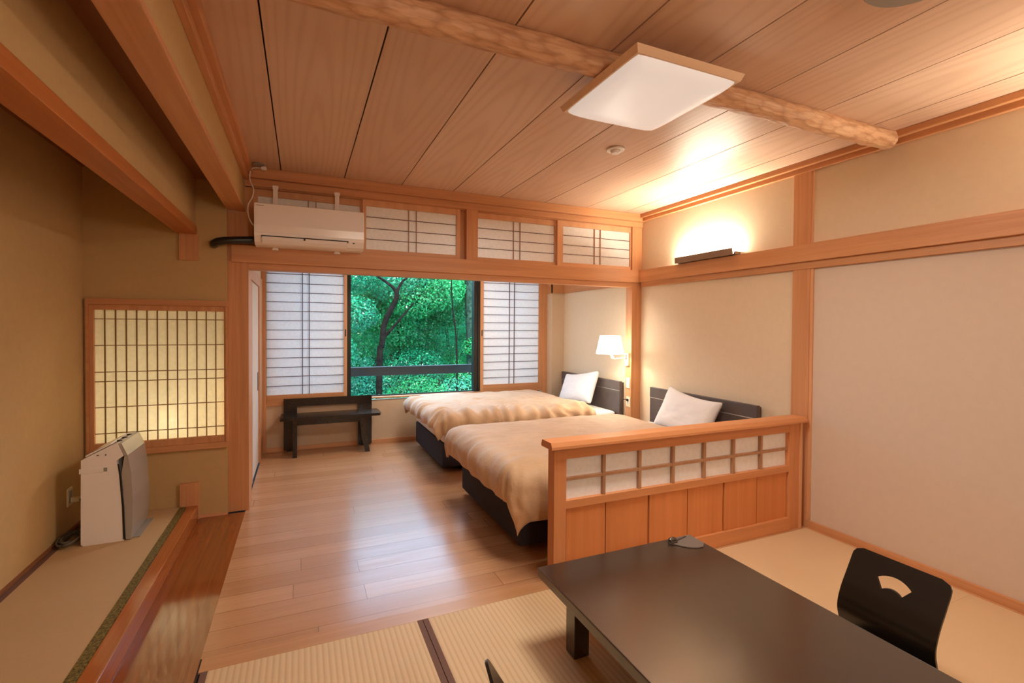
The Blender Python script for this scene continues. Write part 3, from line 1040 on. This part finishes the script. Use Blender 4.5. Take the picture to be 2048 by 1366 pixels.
def duvet(y0, y1, xhead, zt, of, on, of2, puff, seed, label, wr=1.0):
    """x from foot edge 1.2 to xhead; on = overhang on near side, of2 = overhang on far side"""
    x0 = 1.215
    L, Wd = xhead - x0, y1 - y0
    r = .105
    nu, nv = 150, 130
    us = np.linspace(-of, L, nu)
    vs = np.linspace(-on, Wd + of2, nv)
    P = []
    for u in us:
        row = []
        for v in vs:
            du = max(0, -u)
            dv = max(0, -v) if v < Wd / 2 else max(0, v - Wd)
            sv = -1 if v < Wd / 2 else 1
            d = math.hypot(du, dv)
            am = 1.42
            a = min(d / r, am)
            g = r * math.sin(a)
            h = r * (1 - math.cos(a))
            ex = max(0, d - r * am)
            g += ex * math.cos(am) * .9
            h += ex * math.sin(am)
            cx = x0 + max(u, 0)
            cy = y0 + min(max(v, 0), Wd)
            ddx, ddy = (-du / d, sv * dv / d) if d > 1e-6 else (0, 0)
            # distance in from the cloth edges, for the plump filling
            e = min(u + of, (v + on), (Wd + of2 - v), (L - u) * 1.0)
            pf = puff * (1 - math.exp(-max(e, 0) / .09))
            q = Vector((u * 2.2 + seed, v * 2.2, seed * 1.7))
            w1_ = noise.noise(q) * .022
            q2 = Vector((u * 6 + seed, v * 9 + noise.noise(q) * 2, seed))
            w2_ = (abs(noise.noise(q2)) - .2) * .020
            q3 = Vector((u * 16 + noise.noise(q2) * 1.5, v * 16, seed + 4))
            w3_ = noise.noise(q3) * .005
            wob = (w1_ + w2_ + w3_) * wr
            # folds that run down the overhang
            tcoord = (u if dv > du else v)
            if du > 0 and dv > 0:
                tcoord = math.atan2(du, dv) * .35
            fold = 0
            hang = min(1, d / .18)
            fold += hang * .016 * math.sin(tcoord * 24 + 3 * noise.noise(Vector((tcoord * 3, seed, 0)))) * wr
            if sv < 0:                           # gathers near the near edge
                near = math.exp(-((v + .02) / .16) ** 2)
                fold += near * (.010 + .010 * (wr > .8)) * math.sin(u * 42 + 5 * noise.noise(Vector((u * 3, seed, 2)))) * wr
            near2 = math.exp(-((u + .02) / .14) ** 2)
            fold += near2 * .009 * math.sin(v * 36 + 4 * noise.noise(Vector((v * 3, seed, 5)))) * wr
            cr = math.exp(-(((u - .0) / .35) ** 2 + ((v - .0) / .35) ** 2))
            out = pf + wob + fold
            na = Vector((ddx * math.sin(a), ddy * math.sin(a), math.cos(a)))
            p = Vector((cx + ddx * g, cy + ddy * g, zt - h)) + na * out
            p.z += .02 * cr
            row.append(p)
        P.append(row)
    # underside: follows the bed, thinner at the border
    Q = []
    for i, u in enumerate(us):
        row = []
        for j, v in enumerate(vs):
            e = min(u + of, v + on, Wd + of2 - v, L - u)
            du = max(0, -u)
            dv = max(0, -v) if v < Wd / 2 else max(0, v - Wd)
            sv = -1 if v < Wd / 2 else 1
            d = math.hypot(du, dv)
            a = min(d / r, 1.42)
            ddx, ddy = (-du / d, sv * dv / d) if d > 1e-6 else (0, 0)
            na = Vector((ddx * math.sin(a), ddy * math.sin(a), math.cos(a)))
            th = .020 + .045 * (1 - math.exp(-max(e, 0) / .07))
            row.append(P[i][j] - na * th)
        Q.append(row)
    m = MB()
    m.grid(P)
    m.grid(Q)
    rim = [(0, j) for j in range(nv)] + [(i, nv - 1) for i in range(1, nu)] + [(nu - 1, j) for j in range(nv - 2, -1, -1)] + [(i, 0) for i in range(nu - 2, 0, -1)]
    m.grid([[P[i][j] for i, j in rim] + [P[0][0]], [Q[i][j] for i, j in rim] + [Q[0][0]]])
    bmesh.ops.remove_doubles(m.bm, verts=m.bm.verts[:], dist=1e-5)
    o = m.build('duvet', 'duvet_cotton', origin=(2.0, (y0 + y1) / 2, .47))
    return tag(o, label, 'duvet')
duvet(4.37, 5.58, 2.83, .525, .16, .20, .16, .062, 3.3, 'rumpled tan duvet spread over the bed nearest the window', 1.0)
duvet(2.62, 3.82, 2.91, .520, .24, .33, .16, .050, 8.1, 'smooth tan duvet hanging over the bed nearest the low wooden screen', .45)

def pillow(cx, cy, cz, tilt, roll, yawp, w, h, th, label, seed):
    n = 36
    m = MB()
    fr, bk = [], []
    for i in range(n + 1):
        ra, rb = [], []
        for j in range(n + 1):
            u, v = -1 + 2 * i / n, -1 + 2 * j / n
            ox = u * (1 - .10 * (1 - v * v) * abs(u))
            oy = v * (1 - .16 * (1 - u * u) * abs(v))
            d = max(0, (1 - u ** 2)) ** .5 * max(0, (1 - v ** 2)) ** .5
            t_ = th / 2 * d ** .62
            wr = .006 * noise.noise(Vector((u * 3 + seed, v * 3, 1))) + .004 * abs(noise.noise(Vector((u * 7, v * 5 + seed, 2))))
            wr *= d ** .3 if d > 0 else 0
            ra.append(Vector((ox * w / 2, -t_ - wr, oy * h / 2)))
            rb.append(Vector((ox * w / 2, t_ + .0005, oy * h / 2)))
        fr.append(ra)
        bk.append(rb)
    m.grid(fr)
    m.grid(bk)
    bmesh.ops.remove_doubles(m.bm, verts=m.bm.verts[:], dist=.0006)
    # local: x width, y thickness (front is -y), z height ; width -> world Y, front -> world -X
    R = Matrix.Translation((cx, cy, cz)) @ Matrix.Rotation(math.radians(-90) + yawp, 4, 'Z') @ Matrix.Rotation(tilt, 4, 'X') @ Matrix.Rotation(roll, 4, 'Y')
    bmesh.ops.transform(m.bm, matrix=R, verts=m.bm.verts[:])
    o = m.build('pillow', 'linen', origin=(cx, cy, cz))
    return tag(o, label, 'pillow')
pillow(3.035, 4.97, .655, math.radians(-24), math.radians(-9), 0, .66, .40, .17, 'white pillow leaning on the headboard of the bed nearest the window', 1)
pillow(3.035, 3.20, .635, math.radians(-24), math.radians(6), 0, .64, .40, .17, 'white pillow leaning on the headboard behind the low wooden screen', 5)

# ------------------------------------------------------------------ low wooden screen
YS = 2.255
sc = thing('low_screen', 'low wooden screen with paper panes standing in front of the beds', 'screen', (2.2, 2.29, 0))
B(1.235, 1.310, YS, 2.325, 0, .735, .002).build('end_post', 'screen_z', sc)
B(3.063, 3.19, YS, 2.325, 0, .735, .002).build('end_post', 'screen_z', sc)
m = MB()
m.prism([(2.222, .738), (2.345, .738), (2.345, .752), (2.335, .775), (2.232, .775), (2.222, .752)], 'x', 1.202, 3.20)
m.build('top_cap', 'screen_x', sc)
m = MB()
m.box(1.310, 3.063, YS + .001, 2.32, .675, .738)
m.box(1.310, 3.063, YS + .001, 2.32, .403, .446)
m.build('rail', 'screen_x', sc)
B(1.310, 3.063, YS - .006, 2.325, 0, .088, .002).build('bottom_rail', 'screen_x', sc)
B(1.310, 3.063, YS + .03, YS + .033, .446, .675).build('paper', 'screen_paper', sc)
m = MB()
for i in range(1, 7):
    x = 1.310 + i * (3.055 - 1.310) / 7
    m.box(x - .009, x + .009, YS + .008, YS + .029, .446, .675)
    m.box(x - .009, x + .009, YS + .034, YS + .055, .446, .675)
m.box(1.310, 3.063, YS + .010, YS + .0295, .552, .568)
m.box(1.310, 3.063, YS + .034, YS + .050, .552, .568)
m.build('lattice', 'pale_muntin', sc)
bx = [1.312, 1.573, 1.876, 2.173, 2.473, 2.771, 3.062]
for i in range(6):
    m = MB()
    m.box(bx[i] + .0045, bx[i + 1] - .0045, YS + .010 + .004 * (i % 2), 2.31, .088, .403, .001)
    m.build('wood_panel', 'red_cedar_z', sc)
m = MB()
m.box(3.165, 3.19, YS - .006, YS, 0, .735, .001)
m.build('edge_strip', 'pale_z', sc)

# ------------------------------------------------------------------ low table
HT = .33
tb = thing('low_table', 'black lacquered low table with square legs in the foreground', 'low table', (1.38, 1.0, 0))
m = MB()
m.box(.950, 1.818, -.10, 1.882, HT - .040, HT, .005, 3)
m.build('table_top', 'black_lacquer', tb)
for x in (1.04, 1.665):
    for y in (.04, 1.712):
        B(x, x + .072, y, y + .072, 0, HT - .040, .004).build('leg', 'black_lacquer', tb)
m = MB()
m.box(1.10, 1.67, 1.735, 1.765, .24, .29)
m.box(1.06, 1.09, .10, 1.72, .24, .29)
m.box(1.69, 1.72, .10, 1.72, .24, .29)
m.build('apron', 'black_lacquer', tb)

# items on the table
def polyplate(pts, z0, z1, name, mat, label, cat):
    m = MB()
    m.prism(pts, 'z', z0, z1)
    cx = sum(p[0] for p in pts) / len(pts)
    cy = sum(p[1] for p in pts) / len(pts)
    return tag(m.build(name, mat, origin=(cx, cy, z0)), label, cat)
arc = []
for k in range(11):
    a = k / 10
    x = 1.650 + (1.775 - 1.650) * a
    y = 1.835 - .09 * a - .030 * math.sin(PI * a)
    arc.append((x, y))
pts = [(1.812, 1.872), (1.70, 1.874), (1.658, 1.862)] + arc + [(1.806, 1.772)]
polyplate(pts, HT + .0005, HT + .004, 'table_mat', 'grey_mat', 'thin grey mat lying on the far right corner of the low table', 'mat')
m = MB()
m.sphere((1.675, 1.845, HT + .014), .02, 14, (1.3, .7, .55))
m.box(1.655, 1.69, 1.822, 1.836, HT + .0045, HT + .012, .003)
tag(m.build('cover_knob', 'black_lacquer', origin=(1.675, 1.84, HT + .0045)), 'small dark knob-shaped thing on the grey mat', 'trinket')
m = MB()
m.prism([(1.70, 1.838), (1.775, 1.858), (1.772, 1.864), (1.70, 1.850)], 'z', HT + .0045, HT + .009)
tag(m.build('folded_card', 'espresso', origin=(1.73, 1.85, HT + .0045)), 'thin dark folded card lying on the grey mat', 'card')

# ------------------------------------------------------------------ zaisu (legless chairs)
def zaisu(label, M, cutter=True):
    prof = [(.37, .012), (.28, .012), (.18, .014), (.10, .018), (.05, .026), (.01, .045), (-.015, .08), (-.022, .12), (-.012, .165), (0, .21), (-.004, .25), (-.025, .30), (-.055, .35), (-.085, .40), (-.115, .452)]
    prof = [(p.x, p.z) for p in smooth([(a, 0, b_) for a, b_ in prof], 4)]
    n = len(prof)
    w = .345
    nw = 24
    def edge(i, s):     # half width: rounded corners at the top and the seat front
        zt_ = i / (n - 1)
        hw = w / 2
        L = 0
        return hw
    # arc length
    S_ = [0]
    for i in range(1, n):
        S_.append(S_[-1] + math.hypot(prof[i][0] - prof[i - 1][0], prof[i][1] - prof[i - 1][1]))
    T = S_[-1]
    rc = .035
    P0, P1 = [], []
    for i in range(n):
        s_ = S_[i]
        hw = w / 2
        de = min(s_, T - s_)
        if de < rc:
            hw -= rc - math.sqrt(max(0, rc * rc - (rc - de) ** 2))
        a = Vector((prof[min(i + 1, n - 1)][0] - prof[max(i - 1, 0)][0], 0, prof[min(i + 1, n - 1)][1] - prof[max(i - 1, 0)][1])).normalized()
        nr = Vector((-a.z, 0, a.x))
        p = Vector((prof[i][0], 0, prof[i][1]))
        P0.append([p + Vector((0, -hw + 2 * hw * j / nw, 0)) + nr * .0045 for j in range(nw + 1)])
        P1.append([p + Vector((0, -hw + 2 * hw * j / nw, 0)) - nr * .0045 for j in range(nw + 1)])
    m = MB()
    m.grid(P0)
    m.grid(P1)
    rim = [(0, j) for j in range(nw + 1)] + [(i, nw) for i in range(1, n)] + [(n - 1, j) for j in range(nw - 1, -1, -1)] + [(i, 0) for i in range(n - 2, 0, -1)]
    m.grid([[P0[i][j] for i, j in rim] + [P0[0][0]], [P1[i][j] for i, j in rim] + [P1[0][0]]], smooth=False)
    bmesh.ops.remove_doubles(m.bm, verts=m.bm.verts[:], dist=1e-5)
    o = m.build('zaisu', 'zaisu_lacquer')
    # fan-shaped hand hole
    c = MB()
    pts = []
    cy, cz = 0, .298
    for k in range(13):
        a = math.radians(128 - 76 * k / 12)
        pts.append((cy + .100 * math.cos(a), cz + .100 * math.sin(a)))
    for k in range(13):
        a = math.radians(52 + 76 * k / 12)
        pts.append((cy + .058 * math.cos(a), cz + .058 * math.sin(a)))
    c.prism(pts, 'x', -.2, .05)
    co = c.build('cut', 'zaisu_lacquer')
    md = o.modifiers.new('hole', 'BOOLEAN')
    md.operation = 'DIFFERENCE'
    md.object = co
    md.solver = 'EXACT'
    dg = bpy.context.evaluated_depsgraph_get()
    me = bpy.data.meshes.new_from_object(o.evaluated_get(dg))
    o.modifiers.clear()
    old = o.data
    bpy.data.objects.remove(co)
    # split the shell into backrest and seat
    t = thing('legless_chair', label, 'legless chair', M.to_translation())
    R = M.to_3x3().to_4x4()
    for nm in ('backrest', 'seat'):
        bm = bmesh.new()
        bm.from_mesh(me)
        dead = []
        for f in bm.faces:
            cc = f.calc_center_median()
            is_seat = cc.z < .06 and cc.x >= .012
            if is_seat != (nm == 'seat'):
                dead.append(f)
        bmesh.ops.delete(bm, geom=dead, context='FACES')
        bmesh.ops.transform(bm, matrix=R, verts=bm.verts[:])
        mm = bpy.data.meshes.new(nm)
        bm.to_mesh(mm)
        bm.free()
        mm.materials.clear()
        mm.materials.append(MATS['zaisu_lacquer'])
        mm.set_sharp_from_angle(angle=math.radians(40))
        oo = bpy.data.objects.new(nm, mm)
        COL.objects.link(oo)
        oo.parent = t
    bpy.data.objects.remove(o)
    return t
# profile x grows towards the seat front and away towards the leaning back top; face it to -X for the right chair
def zmat(x, y, ang):
    return Matrix.Translation((x, y, 0)) @ Matrix.Rotation(ang, 4, 'Z')

zaisu('black legless chair with a fan-shaped hole facing the low table from the right', zmat(2.085, 1.13, PI))
zaisu('black legless chair seen edge-on at the bottom edge, left of the low table', zmat(.561, 1.09, -.17))

# ------------------------------------------------------------------ dark bench
bn = thing('bench', 'dark brown wooden bench with an open back under the left paper screen', 'bench', (.29, 5.65, 0))
YBk = 5.79
m = MB()
m.prism([(-.18, .016), (-.046, .016), (-.046, .492), (.596, .492), (.596, .012), (.748, .012), (.748, .578), (-.18, .578)], 'y', YBk, YBk + .03)
m.box(-.15, -.07, YBk, YBk + .03, 0, .017)
m.box(.63, .72, YBk, YBk + .03, 0, .017)
m.build('backrest', 'bench_wood', bn)
m = MB()
pts = [(-.205, 5.475), (.795, 5.47), (.815, 5.52), (.812, 5.70), (.80, 5.788), (-.205, 5.788)]
m.prism(pts, 'z', .392, .420, .006)
m.build('seat', 'bench_wood', bn)
MB().prism([(5.485, 0), (5.525, 0), (5.545, .392), (5.49, .392)], 'x', -.088, -.045, .003).build('leg', 'bench_wood', bn)
m = MB()
m.prism([(.585, .392), (.655, .392), (.650, .20), (.690, 0), (.640, 0), (.605, .16)], 'y', 5.475, 5.52, .003)
m.build('leg', 'bench_wood', bn)
m = MB()
m.box(-.045, .60, 5.50, 5.53, .335, .392, .002)
m.build('apron', 'bench_wood', bn)

# ------------------------------------------------------------------ air purifier
pu = thing('air_purifier', 'white and silver air purifier standing on the alcove mat', 'air purifier', (-1.05, 3.70, .0985))
m = MB()
z0 = .0985
m.prism([(-1.172, z0 + .01), (-1.160, z0), (-.972, z0), (-.966, z0 + .02), (-.972, .30), (-.985, .48), (-1.004, .580), (-.968, .606), (-.998, .684), (-1.030, .672), (-1.168, .598)], 'y', 3.53, 3.875, .003)
m.build('casing', 'white_plastic', pu)
m = MB()
m.prism([(-.962, z0 + .004), (-.938, z0 + .004), (-.930, .18), (-.927, .34), (-.935, .50), (-.950, .604), (-.966, .604), (-.980, .50), (-.968, .30)], 'y', 3.534, 3.871, .003)
m.build('front_panel', 'silver_panel', pu)
m = MB()
m.prism([(-.950, .606), (-.966, .606), (-.996, .682), (-.980, .680)], 'y', 3.534, 3.871, .002)
m.build('control_panel', 'silver_panel', pu)
m = MB()
m.prism([(-1.150, .612), (-1.030, .676), (-1.036, .682), (-1.156, .618)], 'y', 3.55, 3.855, .001)
m.build('air_grille', 'white_gloss', pu)
for k in range(3):
    y = 3.60 + .09 * k
    B(-1.02, -.995, y, y + .006, .678, .688).build('button', 'black_plastic', pu)
m = MB()
m.box(-1.176, -1.045, 3.526, 3.531, .521, .549, .001)
sh_ = m.build('side_handle', 'white_gloss', pu)
B(-1.062, -1.045, 3.5245, 3.5255, .524, .546).build('handle_recess', 'grey_disc', sh_)
B(-1.096, -1.084, 3.528, 3.531, .618, .622).build('screw_hole', 'black_plastic', pu)
B(-1.056, -1.050, 3.528, 3.531, .617, .623).build('screw_hole', 'black_plastic', pu)
m = MB()
m.prism([(-.974, z0 + .01), (-.964, z0 + .01), (-.970, .30), (-.984, .50), (-.992, .56), (-.998, .56), (-.990, .49), (-.978, .30)], 'y', 3.528, 3.532)
m.build('side_slot', 'black_plastic', pu)
m = MB()
m.box(-.938, -.900, 3.56, 3.86, z0, z0 + .006, .001)
m.build('foot_plate', 'grey_disc', pu)

ot = thing('power_outlet', 'cream power outlet on the left wall behind the air purifier', 'outlet', (-1.32, 3.81, .32))
B(-1.321, -1.312, 3.775, 3.845, .262, .372, .003).build('plate', 'ivory_plastic', ot)
B(-1.313, -1.309, 3.79, 3.83, .28, .355, .002).build('socket', 'grey_disc', ot)
m = MB()
m.box(-1.309, -1.265, 3.795, 3.825, .283, .315, .006)
tag(m.build('power_plug', 'ivory_plastic', origin=(-1.29, 3.81, .3)), 'cream plug pushed into the outlet behind the air purifier', 'plug')
m = MB()
pts = [(-1.268, 3.81, .295), (-1.24, 3.80, .27), (-1.225, 3.78, .20), (-1.22, 3.76, .13)]
for k in range(64):
    a = k / 64 * 2 * PI * 4.3
    rr = .070 + .014 * math.sin(k * .37)
    pts.append((-1.238 + rr * .62 * math.cos(a) - .008 * math.sin(k * .21), 3.61 + rr * 1.25 * math.sin(a), .118 + .018 * (k / 64) + .012 * math.cos(a * 1.2 + 1)))
pts += [(-1.19, 3.63, .13), (-1.175, 3.70, .13)]
m.tube(smooth(pts, 3), .0055, 8)
m.build('power_cord', 'grey_cord', pu)

# ------------------------------------------------------------------ outside: slope, trees, shrubs
g = MB()
P = []
for i in range(41):
    row = []
    for j in range(41):
        x = -14 + 34 * j / 40
        y = 6.8 + 17 * i / 40
        z = -1.9 + max(0, (y - 8)) * .34 + .35 * noise.noise(Vector((x * .4, y * .4, 2)))
        row.append(Vector((x, y, z)))
    P.append(row)
g.grid(P)
struct(g.build('hillside', 'soil'))

def leaves(name, mat, parent, centers, radii, n, size, seed, flat=.55):
    """a cloud of small folded leaves spread over several lobes"""
    r = np.random.default_rng(seed)
    org = np.array(parent_loc(parent))
    c = np.array(centers, float)
    rad = np.array(radii, float)
    wgt = rad ** 2
    k = r.choice(len(c), n, p=wgt / wgt.sum())
    d = r.normal(size=(n, 3))
    d /= np.linalg.norm(d, axis=1)[:, None]
    q = rad[k] * r.uniform(.45, 1.0, n) ** .6
    pos = c[k] + d * q[:, None] * np.array([1, 1, .72])
    nr = d + r.normal(size=(n, 3)) * .6 + np.array([0, -.35, .6])
    nr /= np.linalg.norm(nr, axis=1)[:, None]
    t = np.cross(nr, r.normal(size=(n, 3)))
    t /= np.linalg.norm(t, axis=1)[:, None]
    bt = np.cross(nr, t)
    sz = size * r.uniform(.6, 1.35, n)
    L = t * sz[:, None]
    Wd = bt * (sz * flat)[:, None]
    v = np.empty((n, 4, 3))
    v[:, 0] = pos - L
    v[:, 1] = pos + Wd + nr * (sz * .12)[:, None]
    v[:, 2] = pos + L
    v[:, 3] = pos - Wd + nr * (sz * .12)[:, None]
    v = v.reshape(-1, 3) - org
    me = bpy.data.meshes.new(name)
    me.vertices.add(n * 4)
    me.vertices.foreach_set('co', v.ravel())
    me.loops.add(n * 4)
    me.loops.foreach_set('vertex_index', np.arange(n * 4))
    me.polygons.add(n)
    me.polygons.foreach_set('loop_start', np.arange(n) * 4)
    me.polygons.foreach_set('loop_total', np.full(n, 4))
    tone = np.clip(r.beta(1.6, 2.0, n) + .18 * np.sin(pos[:, 0] * 2.1 + seed) * np.cos(pos[:, 2] * 2.7), 0, 1)
    at = me.attributes.new('tone', 'FLOAT', 'FACE')
    at.data.foreach_set('value', tone)
    me.update()
    me.validate()
    me.materials.append(MATS[mat])
    o = bpy.data.objects.new(name, me)
    COL.objects.link(o)
    o.parent = parent
    return o

def ground(x, y):
    return -1.9 + max(0, (y - 8)) * .34

def tree(label, x, y, limbs, centers, radii, n, size, mat, seed, bark='bark'):
    t = thing('tree', label, 'tree', (x, y, ground(x, y)))
    m = MB()
    for pts, r0, r1 in limbs:
        p = smooth(pts, 5)
        rs = [r0 + (r1 - r0) * i / (len(p) - 1) for i in range(len(p))]
        m.tube(p, r0, 9, rs)
    m.build('trunk', bark, t)
    leaves('foliage', mat, t, centers, radii, n, size, seed)
    return t

# forked tree left of centre in the window
g0 = ground(.95, 9.5)
tree('dark forked tree seen through the left half of the window', 1.0, 9.5,
     [([(1.33, 9.4, g0 - .2), (1.36, 9.4, .72), (1.40, 9.4, 1.02), (1.44, 9.4, 1.40), (1.58, 9.4, 1.72), (1.665, 9.4, 1.90), (1.675, 9.4, 2.05)], .062, .046),
      ([(1.675, 9.4, 2.02), (1.60, 9.4, 2.12), (1.455, 9.4, 2.23), (1.27, 9.4, 2.36), (1.0, 9.4, 2.7)], .034, .018),
      ([(1.675, 9.4, 2.02), (1.73, 9.4, 2.14), (1.79, 9.4, 2.24), (1.91, 9.4, 2.39), (2.0, 9.4, 2.8)], .032, .016),
      ([(1.42, 9.4, 1.15), (1.60, 9.42, 1.34), (1.74, 9.45, 1.50), (2.03, 9.5, 1.84)], .036, .014)],
     [(.2, 10.4, 2.2), (-.3, 10.0, 1.7), (.9, 10.6, 2.6), (2.0, 10.8, 2.5), (-.9, 10.2, 2.2), (.45, 9.2, .9), (.9, 9.6, 1.6)],
     [.8, .75, .8, .9, .8, .5, .5], 30000, .028, 'leaf_teal', 11)
g1 = ground(3.35, 11)
tree('thick trunk tree wrapped in leaves at the right edge of the window', 3.4, 11,
     [([(3.62, 10.5, g1 - .4), (3.60, 10.5, .7), (3.57, 10.5, 1.4), (3.53, 10.5, 2.5), (3.5, 10.5, 3.6)], .15, .12)],
     [(3.70, 10.4, .9), (3.82, 10.5, 2.2), (4.6, 11.5, 2.4), (3.3, 11.8, 2.3), (3.5, 10.75, .2)], [.38, .30, 1.0, .8, .5], 20000, .028, 'leaf_green', 12, 'bark_green')
tree('slender sapling between the forked tree and the thick trunk', 2.8, 10,
     [([(3.08, 10, ground(2.8, 10) - .2), (3.07, 10, .65), (3.04, 10, 1.25), (2.965, 10, 1.84), (2.94, 10, 2.4), (2.97, 10, 2.8)], .022, .010)],
     [(2.75, 10.7, 2.2), (2.3, 10.7, 2.0), (3.0, 11.0, 2.3)], [.7, .65, .7], 16000, .027, 'leaf_green', 13)
tree('pale bushy tree behind the forked tree', 2.2, 12.2,
     [([(2.2, 12.2, ground(2.2, 12.2) - .2), (2.25, 12.2, 1.8), (2.3, 12.2, 3.4)], .07, .03)],
     [(2.2, 12, 2.2), (1.2, 12.4, 2.2), (3.2, 12.6, 2.2), (2.4, 12, 1.3), (3.4, 12.2, 1.9), (1.6, 12.0, 1.7)], [.9, .9, .9, .8, .8, .7], 34000, .030, 'leaf_green', 14)
tree('tall bluish tree at the back of the slope', .4, 13.4,
     [([(.4, 13.4, ground(.4, 13.4) - .2), (.4, 13.4, 2.2), (.5, 13.4, 4)], .08, .04)],
     [(.2, 13.4, 2.4), (-.9, 13.4, 2.4), (1.2, 13.6, 2.2), (-.2, 13.2, 1.4), (4.6, 13.6, 2.3), (5.4, 13.6, 2.4)], [1.1, 1.1, 1.1, 1.0, 1.3, 1.2], 30000, .036, 'leaf_blue', 15)

def shrub(label, x, y, r, n, size, mat, seed, h=.8):
    gz = ground(x, y)
    t = thing('shrub', label, 'shrub', (x, y, gz), 'shrubs on the slope outside the window')
    m = MB()
    rr = random.Random(seed)
    for k in range(5):
        a = rr.uniform(0, 2 * PI)
        m.tube([(x, y, gz - .05), (x + .25 * r * math.cos(a), y + .25 * r * math.sin(a), gz + h * .5), (x + .6 * r * math.cos(a), y + .6 * r * math.sin(a), gz + h)], .01, 6)
    m.build('stems', 'bark', t)
    leaves('foliage', mat, t, [(x, y, gz + h * .75), (x - r * .5, y, gz + h * .55), (x + r * .5, y + .1, gz + h * .6), (x, y - r * .35, gz + h * .35)], [r * .8, r * .6, r * .6, r * .6], n, size, seed, .38)
for i, (x, y, r, h, mt, lb) in enumerate([
        (.75, 7.9, .75, 1.5, 'leaf_teal', 'dark shrub nearest the left side of the window'),
        (1.45, 8.3, .75, 1.5, 'leaf_blue', 'bluish shrub just right of the nearest left shrub'),
        (2.15, 8.0, .75, 1.55, 'leaf_green', 'green shrub in front of the right side of the window'),
        (2.9, 8.4, .8, 1.5, 'leaf_teal', 'dark shrub below the thick leafy trunk'),
        (1.1, 9.0, .9, 1.6, 'leaf_blue', 'pale shrub at the foot of the forked tree'),
        (2.1, 9.4, .95, 1.7, 'leaf_green', 'wide green shrub up the slope behind the rail'),
        (3.2, 9.8, .9, 1.5, 'leaf_blue', 'bluish shrub up the slope beside the sapling'),
        (.1, 8.8, .9, 1.6, 'leaf_teal', 'dark shrub up the slope at the far left of the window'),
        (.9, 10.8, 1.0, 1.6, 'leaf_blue', 'pale shrub high on the slope behind the forked tree'),
        (2.4, 11.0, 1.0, 1.6, 'leaf_teal', 'teal shrub high on the slope behind the sapling'),
        (1.0, 12.3, 1.2, 1.9, 'leaf_green', 'green shrub at the back of the slope left of the pale tree'),
        (3.6, 12.2, 1.2, 1.9, 'leaf_green', 'green shrub at the back of the slope behind the thick trunk'),
        (2.6, 13.0, 1.3, 2.0, 'leaf_teal', 'dark shrub at the back of the slope behind the pale tree')]):
    shrub(lb, x, y, r, 9000, .025 if y < 9.2 else .028, mt, 40 + i, h)
